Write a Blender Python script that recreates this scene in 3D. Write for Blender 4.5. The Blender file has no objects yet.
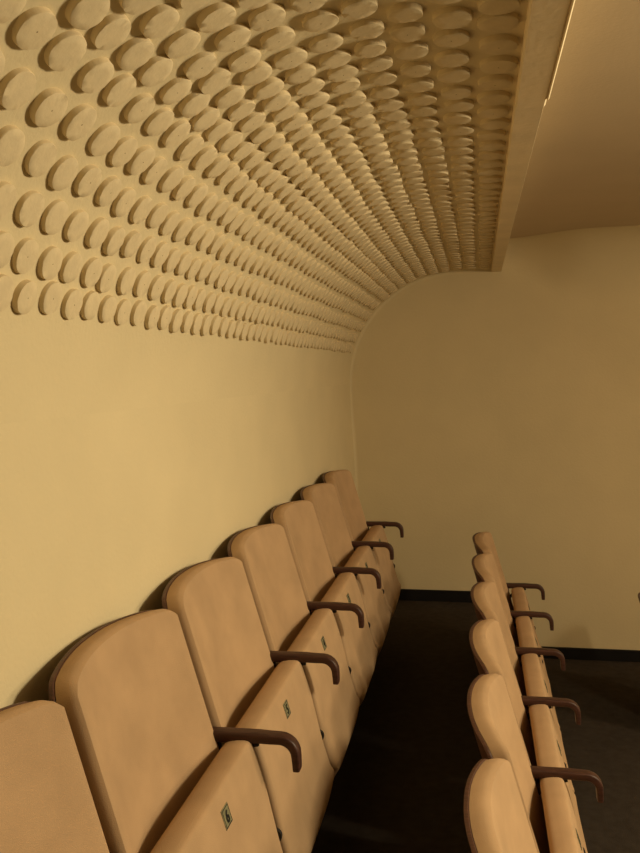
import bpy, bmesh, math, random
from mathutils import Vector, Matrix
random.seed(7)
SC = bpy.context.scene
COL = SC.collection
PI = math.pi
EYE = 1.50                      # camera height above the upper floor tier

# ------------------------------------------------------------------ helpers
def tag(o, label=None, cat=None, group=None, kind=None):
    if label: o['label'] = label
    if cat: o['category'] = cat
    if group: o['group'] = group
    if kind: o['kind'] = kind
    return o

def link_mesh(name, bm, mat, parent=None, smooth=True):
    bmesh.ops.recalc_face_normals(bm, faces=bm.faces)
    me = bpy.data.meshes.new(name)
    bm.to_mesh(me); bm.free()
    if smooth:
        for p in me.polygons: p.use_smooth = True
        try: me.set_sharp_from_angle(angle=math.radians(42))
        except Exception: pass
    me.materials.append(mat)
    o = bpy.data.objects.new(name, me); COL.objects.link(o)
    if parent: o.parent = parent
    return o

def empty(name, loc):
    o = bpy.data.objects.new(name, None); COL.objects.link(o)
    o.location = loc; o.empty_display_size = .1
    return o

def add_box(bm, lo, hi, bevel=0.0, seg=2):
    m = bmesh.ops.create_cube(bm, size=1.0)
    vs = m['verts']
    for v in vs:
        v.co = Vector([lo[i] + (v.co[i] + .5) * (hi[i] - lo[i]) for i in range(3)])
    if bevel > 0:
        es = list({e for v in vs for e in v.link_edges})
        bmesh.ops.bevel(bm, geom=es, offset=bevel, segments=seg, affect='EDGES', profile=.5)

def add_loft(bm, rings, cap=True):
    """rings: list of equal-length closed loops of points"""
    vr = [[bm.verts.new(p) for p in r] for r in rings]
    n = len(vr[0])
    for a, b in zip(vr, vr[1:]):
        for i in range(n):
            bm.faces.new((a[i], a[(i+1) % n], b[(i+1) % n], b[i]))
    if cap:
        bm.faces.new(vr[0]); bm.faces.new(list(reversed(vr[-1])))

def add_grid(bm, rows):
    vr = [[bm.verts.new(p) for p in r] for r in rows]
    for a, b in zip(vr, vr[1:]):
        for i in range(len(a) - 1):
            bm.faces.new((a[i], a[i+1], b[i+1], b[i]))
    return vr

def catmull(pts, n):
    """open smooth curve through 2-D points"""
    out = []
    P = [pts[0]] + list(pts) + [pts[-1]]
    for i in range(1, len(P) - 2):
        p0, p1, p2, p3 = P[i-1], P[i], P[i+1], P[i+2]
        for k in range(n):
            t = k / n
            out.append(tuple(.5 * (2*p1[j] + (p2[j]-p0[j])*t + (2*p0[j]-5*p1[j]+4*p2[j]-p3[j])*t*t
                       + (3*p1[j]-p0[j]-3*p2[j]+p3[j])*t**3) for j in range(2)))
    out.append(tuple(pts[-1]))
    return out

# ---------------------------------------------------------------- materials
def material(name, base, rough=.8, noise_scale=12, noise_amount=.12, bump=0.0, bump_scale=200,
             fine=None, spec=.3, metallic=0, sheen=0):
    m = bpy.data.materials.new(name); m.use_nodes = True
    nt = m.node_tree; N = nt.nodes; L = nt.links
    b = N['Principled BSDF']
    b.inputs['Roughness'].default_value = rough
    b.inputs['Metallic'].default_value = metallic
    b.inputs['Specular IOR Level'].default_value = spec
    if sheen:
        b.inputs['Sheen Weight'].default_value = sheen
        b.inputs['Sheen Roughness'].default_value = .45
        b.inputs['Sheen Tint'].default_value = (1, .85, .7, 1)
    tc = N.new('ShaderNodeTexCoord')
    oi = N.new('ShaderNodeObjectInfo')
    add = N.new('ShaderNodeVectorMath'); add.operation = 'ADD'
    mul = N.new('ShaderNodeVectorMath'); mul.operation = 'SCALE'; mul.inputs[3].default_value = 37.0
    comb = N.new('ShaderNodeCombineXYZ')
    for k in range(3): L.new(oi.outputs['Random'], comb.inputs[k])
    L.new(comb.outputs[0], mul.inputs[0])
    L.new(tc.outputs['Object'], add.inputs[0]); L.new(mul.outputs[0], add.inputs[1])
    nz = N.new('ShaderNodeTexNoise'); nz.inputs['Scale'].default_value = noise_scale
    nz.inputs['Detail'].default_value = 6
    L.new(add.outputs[0], nz.inputs['Vector'])
    rp = N.new('ShaderNodeValToRGB')
    a = [max(0, c * (1 - noise_amount)) for c in base]; z = [min(1, c * (1 + noise_amount)) for c in base]
    rp.color_ramp.elements[0].position = .3; rp.color_ramp.elements[1].position = .7
    rp.color_ramp.elements[0].color = (*a, 1); rp.color_ramp.elements[1].color = (*z, 1)
    L.new(nz.outputs['Fac'], rp.inputs['Fac'])
    L.new(rp.outputs['Color'], b.inputs['Base Color'])
    if bump > 0:
        n2 = N.new('ShaderNodeTexNoise'); n2.inputs['Scale'].default_value = bump_scale
        n2.inputs['Detail'].default_value = 4
        L.new(add.outputs[0], n2.inputs['Vector'])
        bp = N.new('ShaderNodeBump'); bp.inputs['Strength'].default_value = bump
        bp.inputs['Distance'].default_value = .004
        L.new(n2.outputs['Fac'], bp.inputs['Height'])
        L.new(bp.outputs['Normal'], b.inputs['Normal'])
    return m

def wood(name, base, dark, rough=.42):
    m = material(name, base, rough, 6, .1, 0)
    nt = m.node_tree; N = nt.nodes; L = nt.links
    tc = N.new('ShaderNodeTexCoord'); mp = N.new('ShaderNodeMapping')
    mp.inputs['Scale'].default_value = (6, 60, 60)
    wv = N.new('ShaderNodeTexNoise'); wv.inputs['Scale'].default_value = 3; wv.inputs['Detail'].default_value = 5
    rp = N.new('ShaderNodeValToRGB')
    rp.color_ramp.elements[0].color = (*dark, 1); rp.color_ramp.elements[1].color = (*base, 1)
    rp.color_ramp.elements[0].position = .35; rp.color_ramp.elements[1].position = .65
    L.new(tc.outputs['Object'], mp.inputs[0]); L.new(mp.outputs[0], wv.inputs['Vector'])
    L.new(wv.outputs['Fac'], rp.inputs['Fac'])
    L.new(rp.outputs['Color'], N['Principled BSDF'].inputs['Base Color'])
    return m

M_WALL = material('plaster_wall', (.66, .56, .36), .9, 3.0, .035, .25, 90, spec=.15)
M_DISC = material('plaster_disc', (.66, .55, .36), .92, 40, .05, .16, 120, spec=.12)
M_CEIL_SHADED = material('plaster_hall_ceiling_shaded', (.54, .43, .285), .9, 3.0, .035, .12, 90, spec=.15)  # wall plaster made darker: the hall ceiling's shade is put into the colour
M_TRIM = material('painted_board', (.80, .67, .45), .7, 8, .06, .2, 60, spec=.25)
M_FAB = material('tan_velour', (.445, .298, .175), .95, 9, .09, .25, 500, spec=.1)
M_WOOD = wood('brown_wood', (.066, .028, .020), (.040, .017, .012))
M_SHELL = wood('dark_plywood', (.10, .045, .028), (.06, .026, .016), .5)
M_IRON = material('black_iron', (.02, .017, .015), .55, 20, .2, .1, 100)
M_CARPET = material('dark_carpet', (.044, .036, .030), .97, 25, .15, .4, 350, spec=.05)
M_BASE = material('black_baseboard', (.008, .007, .007), .6, 10, .2, .05, 50, spec=.2)
M_PLATE = material('grey_enamel_plate', (.20, .19, .11), .45, 60, .25, .1, 200)
M_INK = material('black_enamel', (.012, .01, .01), .5, 60, .1)
M_SCREW = material('steel_screw', (.6, .58, .52), .35, 60, .1, metallic=.8)

# nail hole in the middle of a disc
def disc_nail(m):
    nt = m.node_tree; N = nt.nodes; L = nt.links
    b = N['Principled BSDF']; src = b.inputs['Base Color'].links[0].from_socket
    tc = N.new('ShaderNodeTexCoord'); sep = N.new('ShaderNodeSeparateXYZ')
    cmb = N.new('ShaderNodeCombineXYZ'); ln = N.new('ShaderNodeVectorMath'); ln.operation = 'LENGTH'
    L.new(tc.outputs['Object'], sep.inputs[0])
    L.new(sep.outputs[0], cmb.inputs[0]); L.new(sep.outputs[1], cmb.inputs[1]); L.new(cmb.outputs[0], ln.inputs[0])
    lt = N.new('ShaderNodeMath'); lt.operation = 'LESS_THAN'; lt.inputs[1].default_value = .0013
    L.new(ln.outputs['Value'], lt.inputs[0])
    mx = N.new('ShaderNodeMix'); mx.data_type = 'RGBA'
    L.new(lt.outputs[0], mx.inputs['Factor']); L.new(src, mx.inputs['A'])
    mx.inputs['B'].default_value = (.16, .10, .05, 1)
    L.new(mx.outputs['Result'], b.inputs['Base Color'])
M_NAILDISC = M_DISC.copy(); M_NAILDISC.name = 'plaster_disc_with_nail'; disc_nail(M_NAILDISC)

# ------------------------------------------------------------------- camera
FPX, CX, CY = 829., 320., 426.5
VPX, VPY, ROLL = 478., 369., -.02
d = Vector((VPX - CX, VPY - CY, FPX)).normalized()
q = -(ROLL * d.x + -1 * d.y) / d.z
up = Vector((ROLL, -1, q)).normalized()
ex = d.cross(up)
if ex.x < 0: ex = -ex
# world x/y/z seen in (right, down, forward) = ex / d / up
RIGHT = Vector((ex.x, d.x, up.x)); DOWN = Vector((ex.y, d.y, up.y)); FWD = Vector((ex.z, d.z, up.z))
cam = bpy.data.cameras.new('camera'); co = bpy.data.objects.new('camera', cam); COL.objects.link(co)
rot = Matrix((RIGHT, -DOWN, -FWD)).transposed()
co.matrix_world = Matrix.Translation((0, 0, EYE)) @ rot.to_4x4()
cam.sensor_fit = 'HORIZONTAL'; cam.sensor_width = 36; cam.lens = FPX / 640 * 36
cam.clip_start = .02
SC.camera = co
def project(p):
    v = Vector(p) - Vector((0, 0, EYE))
    z = v.dot(FWD)
    if z < .05: return (-9e3, -9e3, z)
    return (CX + FPX * v.dot(RIGHT) / z, CY + FPX * v.dot(DOWN) / z, z)

# -------------------------------------------------------------- room shell
WX = -.822                     # left wall
BY = 5.35                      # back wall
FY = -3.2                      # wall behind the viewer
RX = 6.2                       # far right wall of the hall
AR, AXC, AZC = .70, -.122, EYE - .08       # cove arc
CZ = AZC + AR                              # low ceiling, 2.12 m
HZ = EYE + .78                             # hall ceiling
STEP = .345
TIERS = [(WX, .03, 0.0), (.03, 1.0, -STEP), (1.0, 1.80, -2*STEP), (1.80, 2.60, -3*STEP), (2.60, RX, -4*STEP)]
TX0, TX1 = .088, .158                      # fascia board

def cove_profile():
    P = []
    for k in range(33):
        a = k / 32 * PI / 2
        P.append((AXC - AR*math.cos(a), AZC + AR*math.sin(a), math.cos(a), -math.sin(a)))
    for k in range(1, 5):
        P.append((AXC + (TX0 + .02 - AXC) * k/4, CZ, 0, -1))
    return P

def sweep_with_fillet(bm, prof, r=.022):
    ys = [(FY, 0.0)] + [(FY + (BY - r - FY) * k/12, 0.0) for k in range(1, 13)]
    for k in range(1, 17):
        a = k/16 * PI/2
        ys.append((BY - r + r*math.sin(a), r*(1 - math.cos(a))))
    add_grid(bm, [[(x + nx*i, y, z + nz*i) for (x, z, nx, nz) in prof] for (y, i) in ys])

bm = bmesh.new()
sweep_with_fillet(bm, [(WX + .024*(.5 + .5*math.cos(PI*max(0, (z - .8)/(AZC - .8)))), z, 1, 0) for z in [-.02, .2, .4, .6, .8] + [.8 + (AZC - .8)*k/14 for k in range(1, 15)]])
tag(link_mesh('wall_left', bm, M_WALL), kind='structure')
bm = bmesh.new(); sweep_with_fillet(bm, cove_profile())
tag(link_mesh('ceiling', bm, M_WALL), kind='structure')

bm = bmesh.new()               # back wall, rounding over into the hall ceiling
def rf(x):                     # the rounding grows away from the fascia board
    t = max(0, min(1, (x - TX1)/.5)); t = t*t*(3 - 2*t)
    return .17 + .25*t
XS = [TX1 - .04, TX1] + [TX1 + .5*k/8 for k in range(1, 9)] + [1.5, 2.5, 4, RX]
add_grid(bm, [[(x, BY, z) for x in (WX - .05, TX1 - .04)] for z in (-1.5, 0, HZ + .02)])
add_grid(bm, [[(x, BY, -1.5) for x in XS], [(x, BY, 0) for x in XS]] +
   [[(x, BY - rf(x) + rf(x)*math.cos(k/10*PI/2), HZ - rf(x) + rf(x)*math.sin(k/10*PI/2)) for x in XS] for k in range(11)])
tag(link_mesh('wall_back', bm, M_WALL), kind='structure')
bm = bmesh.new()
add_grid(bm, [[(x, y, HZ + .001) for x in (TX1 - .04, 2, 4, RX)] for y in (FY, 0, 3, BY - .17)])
tag(link_mesh('ceiling', bm, M_CEIL_SHADED), kind='structure')
bm = bmesh.new(); add_grid(bm, [[(RX, y, z) for y in (FY, BY)] for z in (-1.5, HZ)])
tag(link_mesh('wall_right', bm, M_WALL), kind='structure')
bm = bmesh.new(); add_grid(bm, [[(x, FY, z) for x in (WX, RX)] for z in (-1.5, HZ)])
tag(link_mesh('wall_front', bm, M_WALL), kind='structure')

bm = bmesh.new()               # stepped floor with its risers
prof = []
for (a, b, z) in TIERS: prof += [(a, z), (b, z)]
add_grid(bm, [[(x, y, z) for (x, z) in prof] for y in (FY, 0, 2, 4, BY)])
tag(link_mesh('floor', bm, M_CARPET, smooth=False), kind='structure')

bm = bmesh.new()               # black baseboard following the steps
for (a, b, z) in TIERS: add_box(bm, (a, BY - .014, z), (b, BY + .01, z + .073), .003)
tag(link_mesh('baseboard_back', bm, M_BASE, smooth=False), kind='structure')
bm = bmesh.new(); add_box(bm, (WX - .01, FY, 0), (WX + .038, BY - .014, .073), .003)
tag(link_mesh('baseboard_left', bm, M_BASE, smooth=False), kind='structure')

# fascia board that ends the low ceiling: two lengths, the near one with a bead
TB = EYE + .600
YJ = 2.02
bm = bmesh.new()
def board_ring(y, x0, x1, zb, ch):
    return [(x0, y, HZ + .01), (x0, y, zb + .004), (x0 + .004, y, zb), (x1 - ch, y, zb), (x1, y, zb + ch), (x1, y, HZ + .01)]
add_loft(bm, [board_ring(y, TX0, TX1 - .001, TB, .004) for y in (FY, 0, 1.2, YJ)])
t1 = link_mesh('trim_1', bm, M_TRIM, smooth=False); tag(t1, kind='structure')
bm = bmesh.new()
add_loft(bm, [[(TX1 - .002, y, TB + .03), (TX1 - .002, y, TB + .001), (TX1 + .001, y, TB - .001), (TX1 + .004, y, TB + .003), (TX1 + .004, y, TB + .03)] for y in (FY, 0, 1.2, YJ - .05)])
link_mesh('bead', bm, M_TRIM, t1, smooth=False)
bm = bmesh.new()
add_loft(bm, [board_ring(y, TX0 - .001, x1, TB + .004, .0003) for y, x1 in ((YJ, TX1 - .004), (3.4, TX1 - .008), (BY, TX1 - .010))])
tag(link_mesh('trim_2', bm, M_TRIM, smooth=False), kind='structure')

# ------------------------------------------------------------------- discs
# rows up the cove: arc position of the row, pitch, diameter, and the measured start along the wall
ROWS = [
 (.226, .0818, .0655, [1.328, 1.416, 1.498, 1.573, 1.653]),
 (.291, .0812, .0655, [1.292, 1.375, 1.452, 1.535, 1.604, 1.698]),
 (.367, .0805, .0660, [1.250, 1.330, 1.408, 1.492, 1.569, 1.647]),
 (.446, .0825, .0655, [1.104+.015, 1.209, 1.287, 1.366, 1.450, 1.526]),
 (.525, .0815, .0665, [1.066, 1.151, 1.238, 1.332, 1.408, 1.481, 1.554]),
 (.604, .0825, .0660, [1.015, 1.094, 1.188, 1.266, 1.351]),
 (.668, .0823, .0650, [1.061, 1.136, 1.219, 1.297, 1.390, 1.472]),
 (.728, .0835, .0650, [1.192, 1.281, 1.373, 1.448, 1.538]),
 (.795, .0815, .0655, [1.270, 1.352, 1.441, 1.514, 1.599, 1.674]),
 (.863, .0830, .0655, [1.342, 1.428, 1.521]),
 (.934, .0825, .0660, [1.423, 1.515, 1.598, 1.673, 1.746, 1.831]),
 (1.004, .0857, .0665, [1.412, 1.502, 1.589, 1.672, 1.754, 1.840]),
 (1.078, .0911, .0685, [1.459, 1.541, 1.628, 1.731, 1.822, 1.915]),
 (1.155, .0985, .0715, [1.495, 1.588, 1.688, 1.778, 1.892]),
 (1.240, .1000, .0770, [1.459, 1.535, 1.637, 1.742, 1.848]),
]
DT = .0105
def cove_point(s, inset=0.0):
    """s: measured along the disc fronts (radius AR-.015) -> point on the plaster, inward normal"""
    r = AR - .015
    if s < r*PI/2:
        a = s / r
        return AXC - (AR - inset)*math.cos(a), AZC + (AR - inset)*math.sin(a), Vector((math.cos(a), 0, -math.sin(a)))
    return AXC + (s - r*PI/2), CZ - inset, Vector((0, 0, -1))

def disc_bm(seed, segs=28, lod=0):
    """unit disc (radius 1 in x/y, thickness 0..1 in z before scaling)"""
    rnd = random.Random(seed)
    bm = bmesh.new()
    ph = [rnd.uniform(0, 2*PI) for _ in range(4)]
    def rad(a):
        return 1 + .016*math.sin(2*a + ph[0]) + .009*math.sin(3*a + ph[1]) + .006*math.sin(5*a + ph[2]) + .003*math.sin(9*a + ph[3])
    R0 = .0330
    spec = [(1.015, -.004), (1.0, .002), (.994, DT*.78), (.984, DT*.95), (.962, DT), (.55, DT + .0004), (.12, DT + .0004)]
    if lod: spec = [(1.01, -.004), (.99, DT*.72), (.95, DT)]
    rings = []
    for k, (f, z) in enumerate(spec):
        rings.append([(R0*f*rad(2*PI*i/segs)*math.cos(2*PI*i/segs), R0*f*rad(2*PI*i/segs)*math.sin(2*PI*i/segs),
                       z + (rnd.uniform(-.0006, .0006) if not lod and f > .9 else 0)) for i in range(segs)])
    add_loft(bm, rings)
    return bm

def disc_matrix(s, y, dia, rnd):
    x, z, n = cove_point(s)
    t = Vector((0, 1, 0)); u = n.cross(t)
    # local axes: X along the wall, Y up the curve, Z out of the plaster
    rotm = Matrix((t, -u, n)).transposed() if Matrix((t, -u, n)).determinant() > 0 else Matrix((t, u, n)).transposed()
    tilt = Matrix.Rotation(rnd.uniform(-.028, .028), 3, 'X') @ Matrix.Rotation(rnd.uniform(-.028, .028), 3, 'Y')
    spin = Matrix.Rotation(rnd.uniform(0, 2*PI), 3, 'Z')
    k = dia * .945 / .066 * rnd.uniform(.97, 1.03)
    return Matrix.Translation((x, y, z)) @ (rotm @ tilt @ spin).to_4x4() @ Matrix.Diagonal((k, k, rnd.uniform(.9, 1.1), 1))

ORD = ['lowest', 'second', 'third', 'fourth', 'fifth', 'sixth', 'seventh', 'eighth', 'ninth', 'tenth', 'eleventh', 'twelfth', 'thirteenth', 'fourteenth', 'topmost']
def nth(n):
    s = 'th' if 10 <= n % 100 <= 20 else {1: 'st', 2: 'nd', 3: 'rd'}.get(n % 10, 'th')
    return '%d%s' % (n, s)
NUMW = ['first', 'second', 'third', 'fourth', 'fifth', 'sixth', 'seventh', 'eighth', 'ninth', 'tenth', 'eleventh', 'twelfth', 'thirteenth', 'fourteenth', 'fifteenth', 'sixteenth', 'seventeenth', 'eighteenth', 'nineteenth', 'twentieth']
rnd = random.Random(11)
alld = []
for ri, (s, pitch, dia, ys) in enumerate(ROWS):
    Y = [y*1.0125 for y in ys]
    while Y[-1] + pitch < BY - .085: Y.append(Y[-1] + pitch + rnd.uniform(-.006, .006))
    pre = []
    y = Y[0]
    while y - pitch > .35:
        y -= pitch + rnd.uniform(-.006, .006); pre.append(y)
    Y = pre[::-1] + Y
    cnt = 0
    for y in Y:
        ss = s + rnd.uniform(-.004, .004)
        x, z, n = cove_point(ss, DT)
        px, py, dep = project((x, y, z))
        rpx = dia/2 * FPX / max(dep, .05)
        inside = dep > .1 and px > -rpx*.55 and py > -rpx*.45
        if inside: cnt += 1
        view = (Vector((0, 0, EYE)) - Vector((x, y, z)))
        area = (dia*FPX/max(dep, .05))**2 * abs(view.normalized().dot(n)) if inside else -1
        alld.append((area, ri, cnt, ss, y, dia))
order = sorted(alld, key=lambda t: -t[0])
keep = [t for t in order[:300] if t[0] > 0]; rest = [t for t in order[300:]] + [t for t in order[:300] if t[0] <= 0]
variants = []
for v in range(6):
    o = link_mesh('acoustic_disc', disc_bm(v), M_NAILDISC if v < 2 else M_DISC)
    variants.append(o)
used = set()
for (area, ri, cnt, ss, y, dia) in sorted(keep, key=lambda t: (t[1], t[2])):
    v = rnd.randrange(6); src = variants[v]
    if v in used:
        o = src.copy(); COL.objects.link(o)
    else:
        o = src; used.add(v)
    o.matrix_world = disc_matrix(ss, y, dia, rnd)
    w = NUMW[cnt-1] if cnt <= 20 else nth(cnt)
    row = {0: 'lowest row', 14: 'top row beside the board'}.get(ri, ORD[ri] + ' row up')
    tag(o, 'plaster disc on the cove, %s, %s from the near end' % (row, w), 'disc', 'plaster discs on the coved ceiling')
me_bm = bmesh.new()
low = []
for v in range(3):
    b = disc_bm(v, 20, 1); m = bpy.data.meshes.new('tmp'); b.to_mesh(m); b.free(); low.append(m)
for (area, ri, cnt, ss, y, dia) in rest:
    m = low[rnd.randrange(3)]; M = disc_matrix(ss, y, dia, rnd)
    vs = [me_bm.verts.new(M @ v.co) for v in m.vertices]
    for p in m.polygons: me_bm.faces.new([vs[i] for i in p.vertices])
for m in low: bpy.data.meshes.remove(m)
o = link_mesh('acoustic_discs', me_bm, M_DISC)
tag(o, 'many small cream plaster discs at the far end of the coved ceiling', 'discs', kind='stuff')

# ------------------------------------------------------------------- seats
# one seat in the coordinates of the row along the left wall (x, z relative to the eye), then made local
X0 = -.60
PITCH = .53
def LX(x): return x - X0
def LZ(z): return z + EYE
HW = PITCH/2 - .015

def edge_x(z): return -.602 - .29*(z + .80)          # side edge of the backrest front
BULGE, THK = .042, .042
ZB = -1.10
def ztop(u):
    c = .16                      # corner width in u
    e = max(0, (abs(u) - (1 - c))/c)
    return -.525 + .016*(1 - u*u) - .035*(1 - math.sqrt(max(0, 1 - e*e)))
NRM = Vector((.96, 0, .28))

def uv_samples():
    us = [-1, -.995, -.985, -.965, -.93, -.88] + [-.8 + 1.6*k/16 for k in range(17)] + [.88, .93, .965, .985, .995, 1]
    ts = [0, .005, .015, .035, .07] + [.15 + .7*k/10 for k in range(11)] + [.90, .94, .965, .982, .993, .998, 1]
    return us, ts

def back_point(u, t, grow, off):
    hw = HW + grow
    zt = ztop(u) + grow; zb = ZB - grow
    z = zb + t*(zt - zb)
    x = edge_x(z) - BULGE*(1 - abs(u)**2.2)
    p = Vector((LX(x), u*hw, LZ(z)))
    return p + NRM*off, (1 - abs(u))*hw, min(zt - z, z - zb)

def back_slab(grow, off0, thick, rr):
    """panel from off0 (rear) to off0+thick (front), front edge rounded over rr"""
    bm = bmesh.new(); us, ts = uv_samples()
    front, rear = [], []
    for t in ts:
        fr, rr_ = [], []
        for u in us:
            _, du, dt = back_point(u, t, grow, 0)
            e = min(du, dt); e = max(0, min(1, e/rr))
            h = thick*(.30 + .70*math.sqrt(max(0, 1 - (1 - e)**2)))
            fr.append(back_point(u, t, grow, off0 + h)[0]); rr_.append(back_point(u, t, grow, off0)[0])
        front.append(fr); rear.append(rr_)
    F = add_grid(bm, front); R = add_grid(bm, [list(r) for r in rear])
    nU, nT = len(us), len(ts)
    loop = [(0, i) for i in range(nU)] + [(j, nU-1) for j in range(1, nT)] + [(nT-1, i) for i in range(nU-2, -1, -1)] + [(j, 0) for j in range(nT-2, 0, -1)]
    for k in range(len(loop)):
        a, b = loop[k], loop[(k+1) % len(loop)]
        bm.faces.new((F[a[0]][a[1]], F[b[0]][b[1]], R[b[0]][b[1]], R[a[0]][a[1]]))
    return bm

# folded seat: side profile (x, z), underside first (faces the aisle)
UNDER = [(-.528, -.8285), (-.517, -.8315), (-.510, -.842), (-.500, -.872), (-.482, -.935), (-.452, -1.064), (-.431, -1.135), (-.419, -1.178), (-.421, -1.215), (-.440, -1.258), (-.468, -1.315), (-.500, -1.362), (-.522, -1.376)]
UPPER = [(-.545, -1.366), (-.556, -1.33), (-.545, -1.24), (-.527, -1.12), (-.538, -.98), (-.562, -.90), (-.577, -.862), (-.576, -.843), (-.566, -.8345), (-.545, -.8295)]
def seat_profile():
    c = catmull(UNDER, 5) + catmull(UPPER, 4)
    return c
def seat_bm():
    bm = bmesh.new(); pr = seat_profile()
    n = len(pr)
    nrm = []
    for i in range(n):
        a, b = Vector(pr[i-1]), Vector(pr[(i+1) % n]); t = (b - a)
        v = Vector((t.y, -t.x)); nrm.append(v.normalized() if v.length > 1e-9 else Vector((0, 0)))
    area = sum(pr[i][0]*pr[(i+1) % n][1] - pr[(i+1) % n][0]*pr[i][1] for i in range(n))
    sg = -1 if area > 0 else 1          # inward
    hw = PITCH/2 - .012
    r = .014
    ys = []
    for k in range(7):
        a = k/6*PI/2; ys.append((-hw + r*(1 - math.sin(a)), r*(1 - math.cos(a))*0 + r*(1 - math.sin(a))*0 + r*(math.cos(a) if False else (1 - math.sin(a)))))
    ys = [(-hw + r*(1 - math.cos(k/6*PI/2)), r*(1 - math.sin(k/6*PI/2))) for k in range(7)]
    ys += [(hw*k/10, 0) for k in range(-9, 10)]
    ys += [(hw - r*(1 - math.cos(k/6*PI/2)), r*(1 - math.sin(k/6*PI/2))) for k in range(6, -1, -1)]
    rings = []
    for (y, ins) in ys:
        # rear corners (top when folded) are rounded in plan as well
        rings.append([(LX(p[0] + nrm[i].x*sg*ins), y, LZ(p[1] + nrm[i].y*sg*ins)) for i, p in enumerate(pr)])
    add_loft(bm, rings)
    # round off the two upper corners of the front edge
    ztop_ = LZ(-.8285)
    for v in bm.verts:
        e = max(0, (abs(v.co.y) - (hw - .06))/.06)
        h = max(0, 1 - (ztop_ - v.co.z)/.09)
        v.co.z -= .005*e*e*h
        z = v.co.z - EYE
        if z < -1.14:            # rounded lower corners, U-shaped from the front
            u = abs(v.co.y)/hw
            zb = -1.345 + .115*max(0, (u - .42)/.58)**2.4
            v.co.z = EYE - 1.14 + (z + 1.14)*(zb + 1.14)/(-1.376 + 1.14)
    return bm

def sweep_rect(bm, path, hwid, hth, yc, taper=None):
    """rounded-rect section swept in the x-z plane; path points (x, z)"""
    n = len(path); rings = []
    for i, p in enumerate(path):
        a = Vector(path[max(0, i-1)]); b = Vector(path[min(n-1, i+1)]); t = (b - a).normalized()
        nn = Vector((-t.y, t.x))
        k = taper(i/(n-1)) if taper else 1
        w, h = hwid*(.9 + .1*k), hth*k; r = min(w, h)*.55
        sec = []
        for (sx, sy, a0) in ((1, 1, 0), (-1, 1, 90), (-1, -1, 180), (1, -1, 270)):
            for j in range(4):
                aa = math.radians(a0 + 30*j)
                sec.append((sx*(w - r) + r*math.cos(aa), sy*(h - r) + r*math.sin(aa)))
        rings.append([(LX(p[0] + nn.x*v), yc + u, LZ(p[1] + nn.y*v)) for (u, v) in sec])
    add_loft(bm, rings)

YA = PITCH/2 - .012            # the far boundary of the seat, where its arm and standard stand
def arm_bm():
    bm = bmesh.new()
    path = [(-.665, -.829), (-.60, -.829), (-.55, -.828), (-.50, -.827), (-.47, -.827)]
    cx, cz, r = -.448, -.865, .037
    path = path[:-1] + [(-.47, -.828)] + [(cx + r*math.sin(math.radians(a)), cz + r*math.cos(math.radians(a))) for a in (0, 15, 30, 45, 60, 75, 90)]
    path += [(-.410, -.880), (-.4095, -.893), (-.4095, -.898)]
    sweep_rect(bm, path, .0165, .0112, YA, lambda t: 1.25 - .25*min(1, t*3) if t < .5 else 1 - .3*max(0, (t - .55)/.45))
    return bm
def standard_bm():
    bm = bmesh.new()
    # slim upright from the floor plate to the arm, kicked back under the arm
    path = [(-.565, -1.498), (-.565, -1.30), (-.575, -1.10), (-.595, -.95), (-.612, -.87), (-.617, -.842)]
    sweep_rect(bm, catmull(path, 4), .0075, .026, YA)
    sweep_rect(bm, catmull([(-.603, -.925), (-.575, -.880), (-.535, -.852), (-.500, -.843)], 5), .006, .007, YA)
    add_box(bm, (LX(-.64), YA - .05, LZ(-1.50)), (LX(-.53), YA + .012, LZ(-1.49)), .003)
    return bm
def hinge_bm():
    bm = bmesh.new()
    pr = catmull([(-.575, -1.040), (-.50, -1.038), (-.466, -1.042), (-.452, -1.050), (-.450, -1.064), (-.460, -1.076), (-.50, -1.080), (-.575, -1.080)], 3)
    rings = [[(LX(x), y, LZ(z)) for (x, z) in pr] for y in (YA - .004, YA + .006)]
    add_loft(bm, rings)
    return bm
def cross_rail_bm():
    bm = bmesh.new()
    for z in (-1.12, -.95):
        add_box(bm, (LX(edge_x(z) - .065), -YA + .004, LZ(z) - .015), (LX(edge_x(z) - .045), YA, LZ(z) + .015), .003)
    return bm

# face frame for the number plate on the folded underside
_pr = catmull(UNDER, 5)
def face_x(z):
    for a, b in zip(_pr[8:], _pr[9:]):
        if a[1] >= z >= b[1]: return a[0] + (b[0] - a[0])*(z - a[1])/(b[1] - a[1])
FA = Vector((face_x(-.852), 0, -.852)); FB = Vector((face_x(-.908), 0, -.908))
FUP = (FA - FB).normalized(); FN = Vector((0, 1, 0)).cross(FUP).normalized()
def face_pt(a, y, off):
    p = FA - FUP*a + FN*off
    return Vector((LX(p.x), y, LZ(p.z)))
def plate_bm():
    bm = bmesh.new(); h = .0195
    a0 = .027
    rings = []
    for (k, off) in ((1, -.004), (1, .0012), (.95, .0020)):
        rings.append([face_pt(a0 + sy*h*k, sx*h*k, off) for (sx, sy) in ((-1, -1), (1, -1), (1, 1), (-1, 1))])
    add_loft(bm, rings)
    return bm
def border_bm():
    bm = bmesh.new(); a0 = .027; o_, i_ = .0178, .0160
    for s in (-1, 1):
        for (lo, hi, ax) in ((i_, o_, 0), (i_, o_, 1)):
            r = []
            for off in (.0014, .0024):
                if ax == 0: c = [(-o_, s*lo), (o_, s*lo), (o_, s*hi), (-o_, s*hi)]
                else: c = [(s*lo, -o_), (s*hi, -o_), (s*hi, o_), (s*lo, o_)]
                r.append([face_pt(a0 + v, u, off) for (u, v) in c])
            add_loft(bm, r)
    return bm
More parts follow.
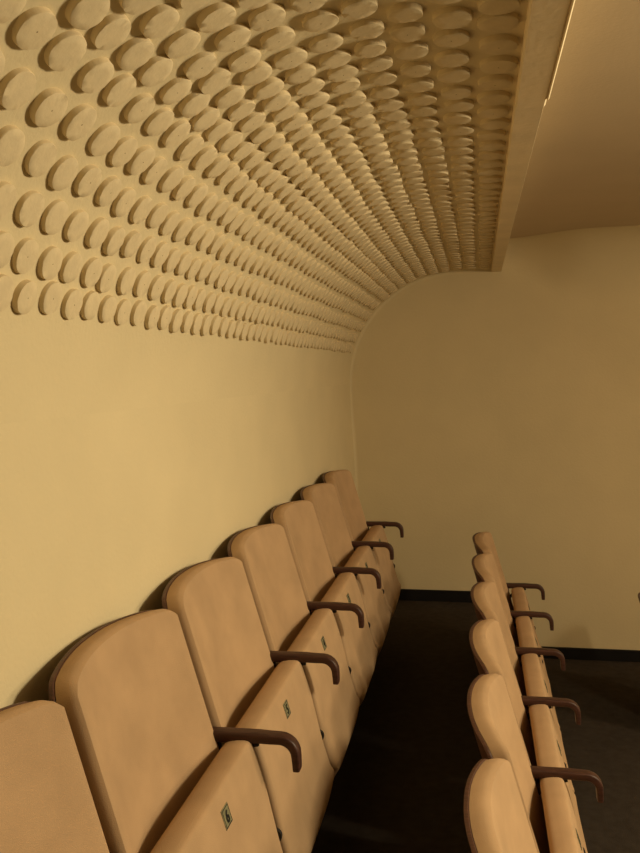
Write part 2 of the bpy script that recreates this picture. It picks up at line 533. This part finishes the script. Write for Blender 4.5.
def digit_mesh(ch):
    cu = bpy.data.curves.new('digit', 'FONT'); cu.body = ch; cu.size = .034; cu.extrude = .0006
    cu.align_x = 'CENTER'; cu.align_y = 'CENTER'; cu.offset = .0006
    ob = bpy.data.objects.new('digit', cu); COL.objects.link(ob)
    dg = bpy.context.evaluated_depsgraph_get(); dg.update()
    me = bpy.data.meshes.new_from_object(ob.evaluated_get(dg))
    bpy.data.objects.remove(ob); bpy.data.curves.remove(cu)
    M = Matrix((Vector((0, 1, 0)), FUP, FN)).transposed().to_4x4()
    c = face_pt(.027, 0, .0026)
    ys = [v.co.y for v in me.vertices]; xs = [v.co.x for v in me.vertices]
    my, mx = (max(ys) + min(ys))/2, (max(xs) + min(xs))/2
    for v in me.vertices:
        v.co = (M @ Vector((v.co.x - mx, v.co.y - my, v.co.z))) + c
    me.materials.clear(); me.materials.append(M_INK)
    return me
def screw_bm():
    bm = bmesh.new()
    p = Vector((LX(-.448), PITCH/2 - .055, LZ(-1.235))); n = Vector((.87, 0, -.49))
    m = bmesh.ops.create_uvsphere(bm, u_segments=10, v_segments=6, radius=.0045)
    rotm = n.to_track_quat('Z', 'Y').to_matrix()
    for v in m['verts']: v.co = rotm @ Vector((v.co.x, v.co.y, v.co.z*.5)) + p
    return bm

def make_seat():
    root = empty('theatre_seat', (0, 0, 0))
    link_mesh('backrest_cushion', back_slab(0, -THK, THK, .013), M_FAB, root)
    link_mesh('backrest_shell', back_slab(.003, -THK - .0105, .010, .004), M_SHELL, root)
    s = link_mesh('seat_cushion', seat_bm(), M_FAB, root)
    link_mesh('screw', screw_bm(), M_SCREW, s)
    link_mesh('armrest', arm_bm(), M_WOOD, root)
    link_mesh('standard', standard_bm(), M_IRON, root)
    link_mesh('hinge_bracket', hinge_bm(), M_IRON, root)
    link_mesh('cross_rail', cross_rail_bm(), M_IRON, root)
    p = link_mesh('number_plate', plate_bm(), M_PLATE, root, smooth=False)
    link_mesh('plate_border', border_bm(), M_INK, p, smooth=False)
    dg = bpy.data.objects.new('digit', digit_mesh('6')); COL.objects.link(dg); dg.parent = p
    return root
proto = make_seat()
first = [True]
DIG = {}
def copy_seat():
    if first[0]:
        first[0] = False; return proto
    r = proto.copy(); COL.objects.link(r)
    for ch in list(proto.children):
        c = ch.copy(); COL.objects.link(c); c.parent = r
        for g in list(ch.children):
            k = g.copy(); COL.objects.link(k); k.parent = c
    return r
def place(x, y, z, label, group, ch):
    o = copy_seat(); o.location = (x, y, z)
    for p in o.children:
        if p.name.startswith('number_plate'):
            for g in p.children:
                if g.name.startswith('digit'):
                    if ch not in DIG: DIG[ch] = digit_mesh(ch)
                    g.data = DIG[ch]
    tag(o, label, 'seat', group)
    return o
LEFT = ['tan theatre seat at the near end of the left wall row, mostly cut off',
        'tan folded theatre seat with number 6 plate, second nearest along the left wall',
        'tan folded theatre seat along the left wall, third from the near end',
        'tan folded theatre seat in the middle of the left wall row',
        'tan folded theatre seat along the left wall, third from the back wall',
        'tan folded theatre seat along the left wall, second from the back wall',
        'tan folded theatre seat along the left wall, nearest the back wall']
for k in range(7):
    place(X0, 1.794 - PITCH/2 + PITCH*(k - 1), 0, LEFT[k], 'theatre seats along the left wall', '7654321'[k])
RIGHT_L = ['brightly lit theatre seat nearest the viewer in the lower right row, cut off below',
        'tan theatre seat in the lower right row, second from the near end',
        'tan theatre seat in the lower right row, third from the near end',
        'tan theatre seat in the lower right row, third from the back wall',
        'tan theatre seat in the lower right row, second from the back wall',
        'tan theatre seat in the lower right row, nearest the back wall']
for k in range(6):
    place(X0 + .745, 2.425 - PITCH/2 + PITCH*(k - 1), -STEP, RIGHT_L[k], 'theatre seats in the lower right row', '654321'[k])
place(X0 + 1.592, 4.70 - PITCH/2, -2*STEP, 'dark edge of a theatre seat back at the right edge of the photo', None, '1')

# ------------------------------------------------------------------ lights
def lamp(name, loc, power, radius, color=(1.0, .77, .46)):
    l = bpy.data.lights.new(name, 'POINT'); l.energy = power; l.shadow_soft_size = radius; l.color = color
    o = bpy.data.objects.new(name, l); COL.objects.link(o); o.location = loc
    return o
def wash(name, loc, aim, power, sx, sy, color=(1.0, .77, .46)):
    l = bpy.data.lights.new(name, 'AREA'); l.shape = 'RECTANGLE'; l.size = sx; l.size_y = sy; l.energy = power; l.color = color
    o = bpy.data.objects.new(name, l); COL.objects.link(o); o.location = loc
    o.rotation_euler = Vector(aim).to_track_quat('-Z', 'Y').to_euler()
    return o
wash('hall_lamp', (2.0, 1.74, EYE + .50), (-1, -.35, -.72), 55, .34, .34, (1.0, .84, .54))
lamp('hall_lamp', (3.2, 2.7, EYE + .35), 125, .2, (1.0, .78, .47))
w = bpy.data.worlds.new('world'); SC.world = w; w.use_nodes = True
w.node_tree.nodes['Background'].inputs[0].default_value = (.5, .4, .25, 1)
w.node_tree.nodes['Background'].inputs[1].default_value = .05

vs = SC.view_settings
vs.view_transform = 'Standard'; vs.look = 'None'; vs.exposure = 0; vs.gamma = 1; vs.use_curve_mapping = False
try:
    SC.cycles.max_bounces = 10; SC.cycles.diffuse_bounces = 6
except Exception: pass
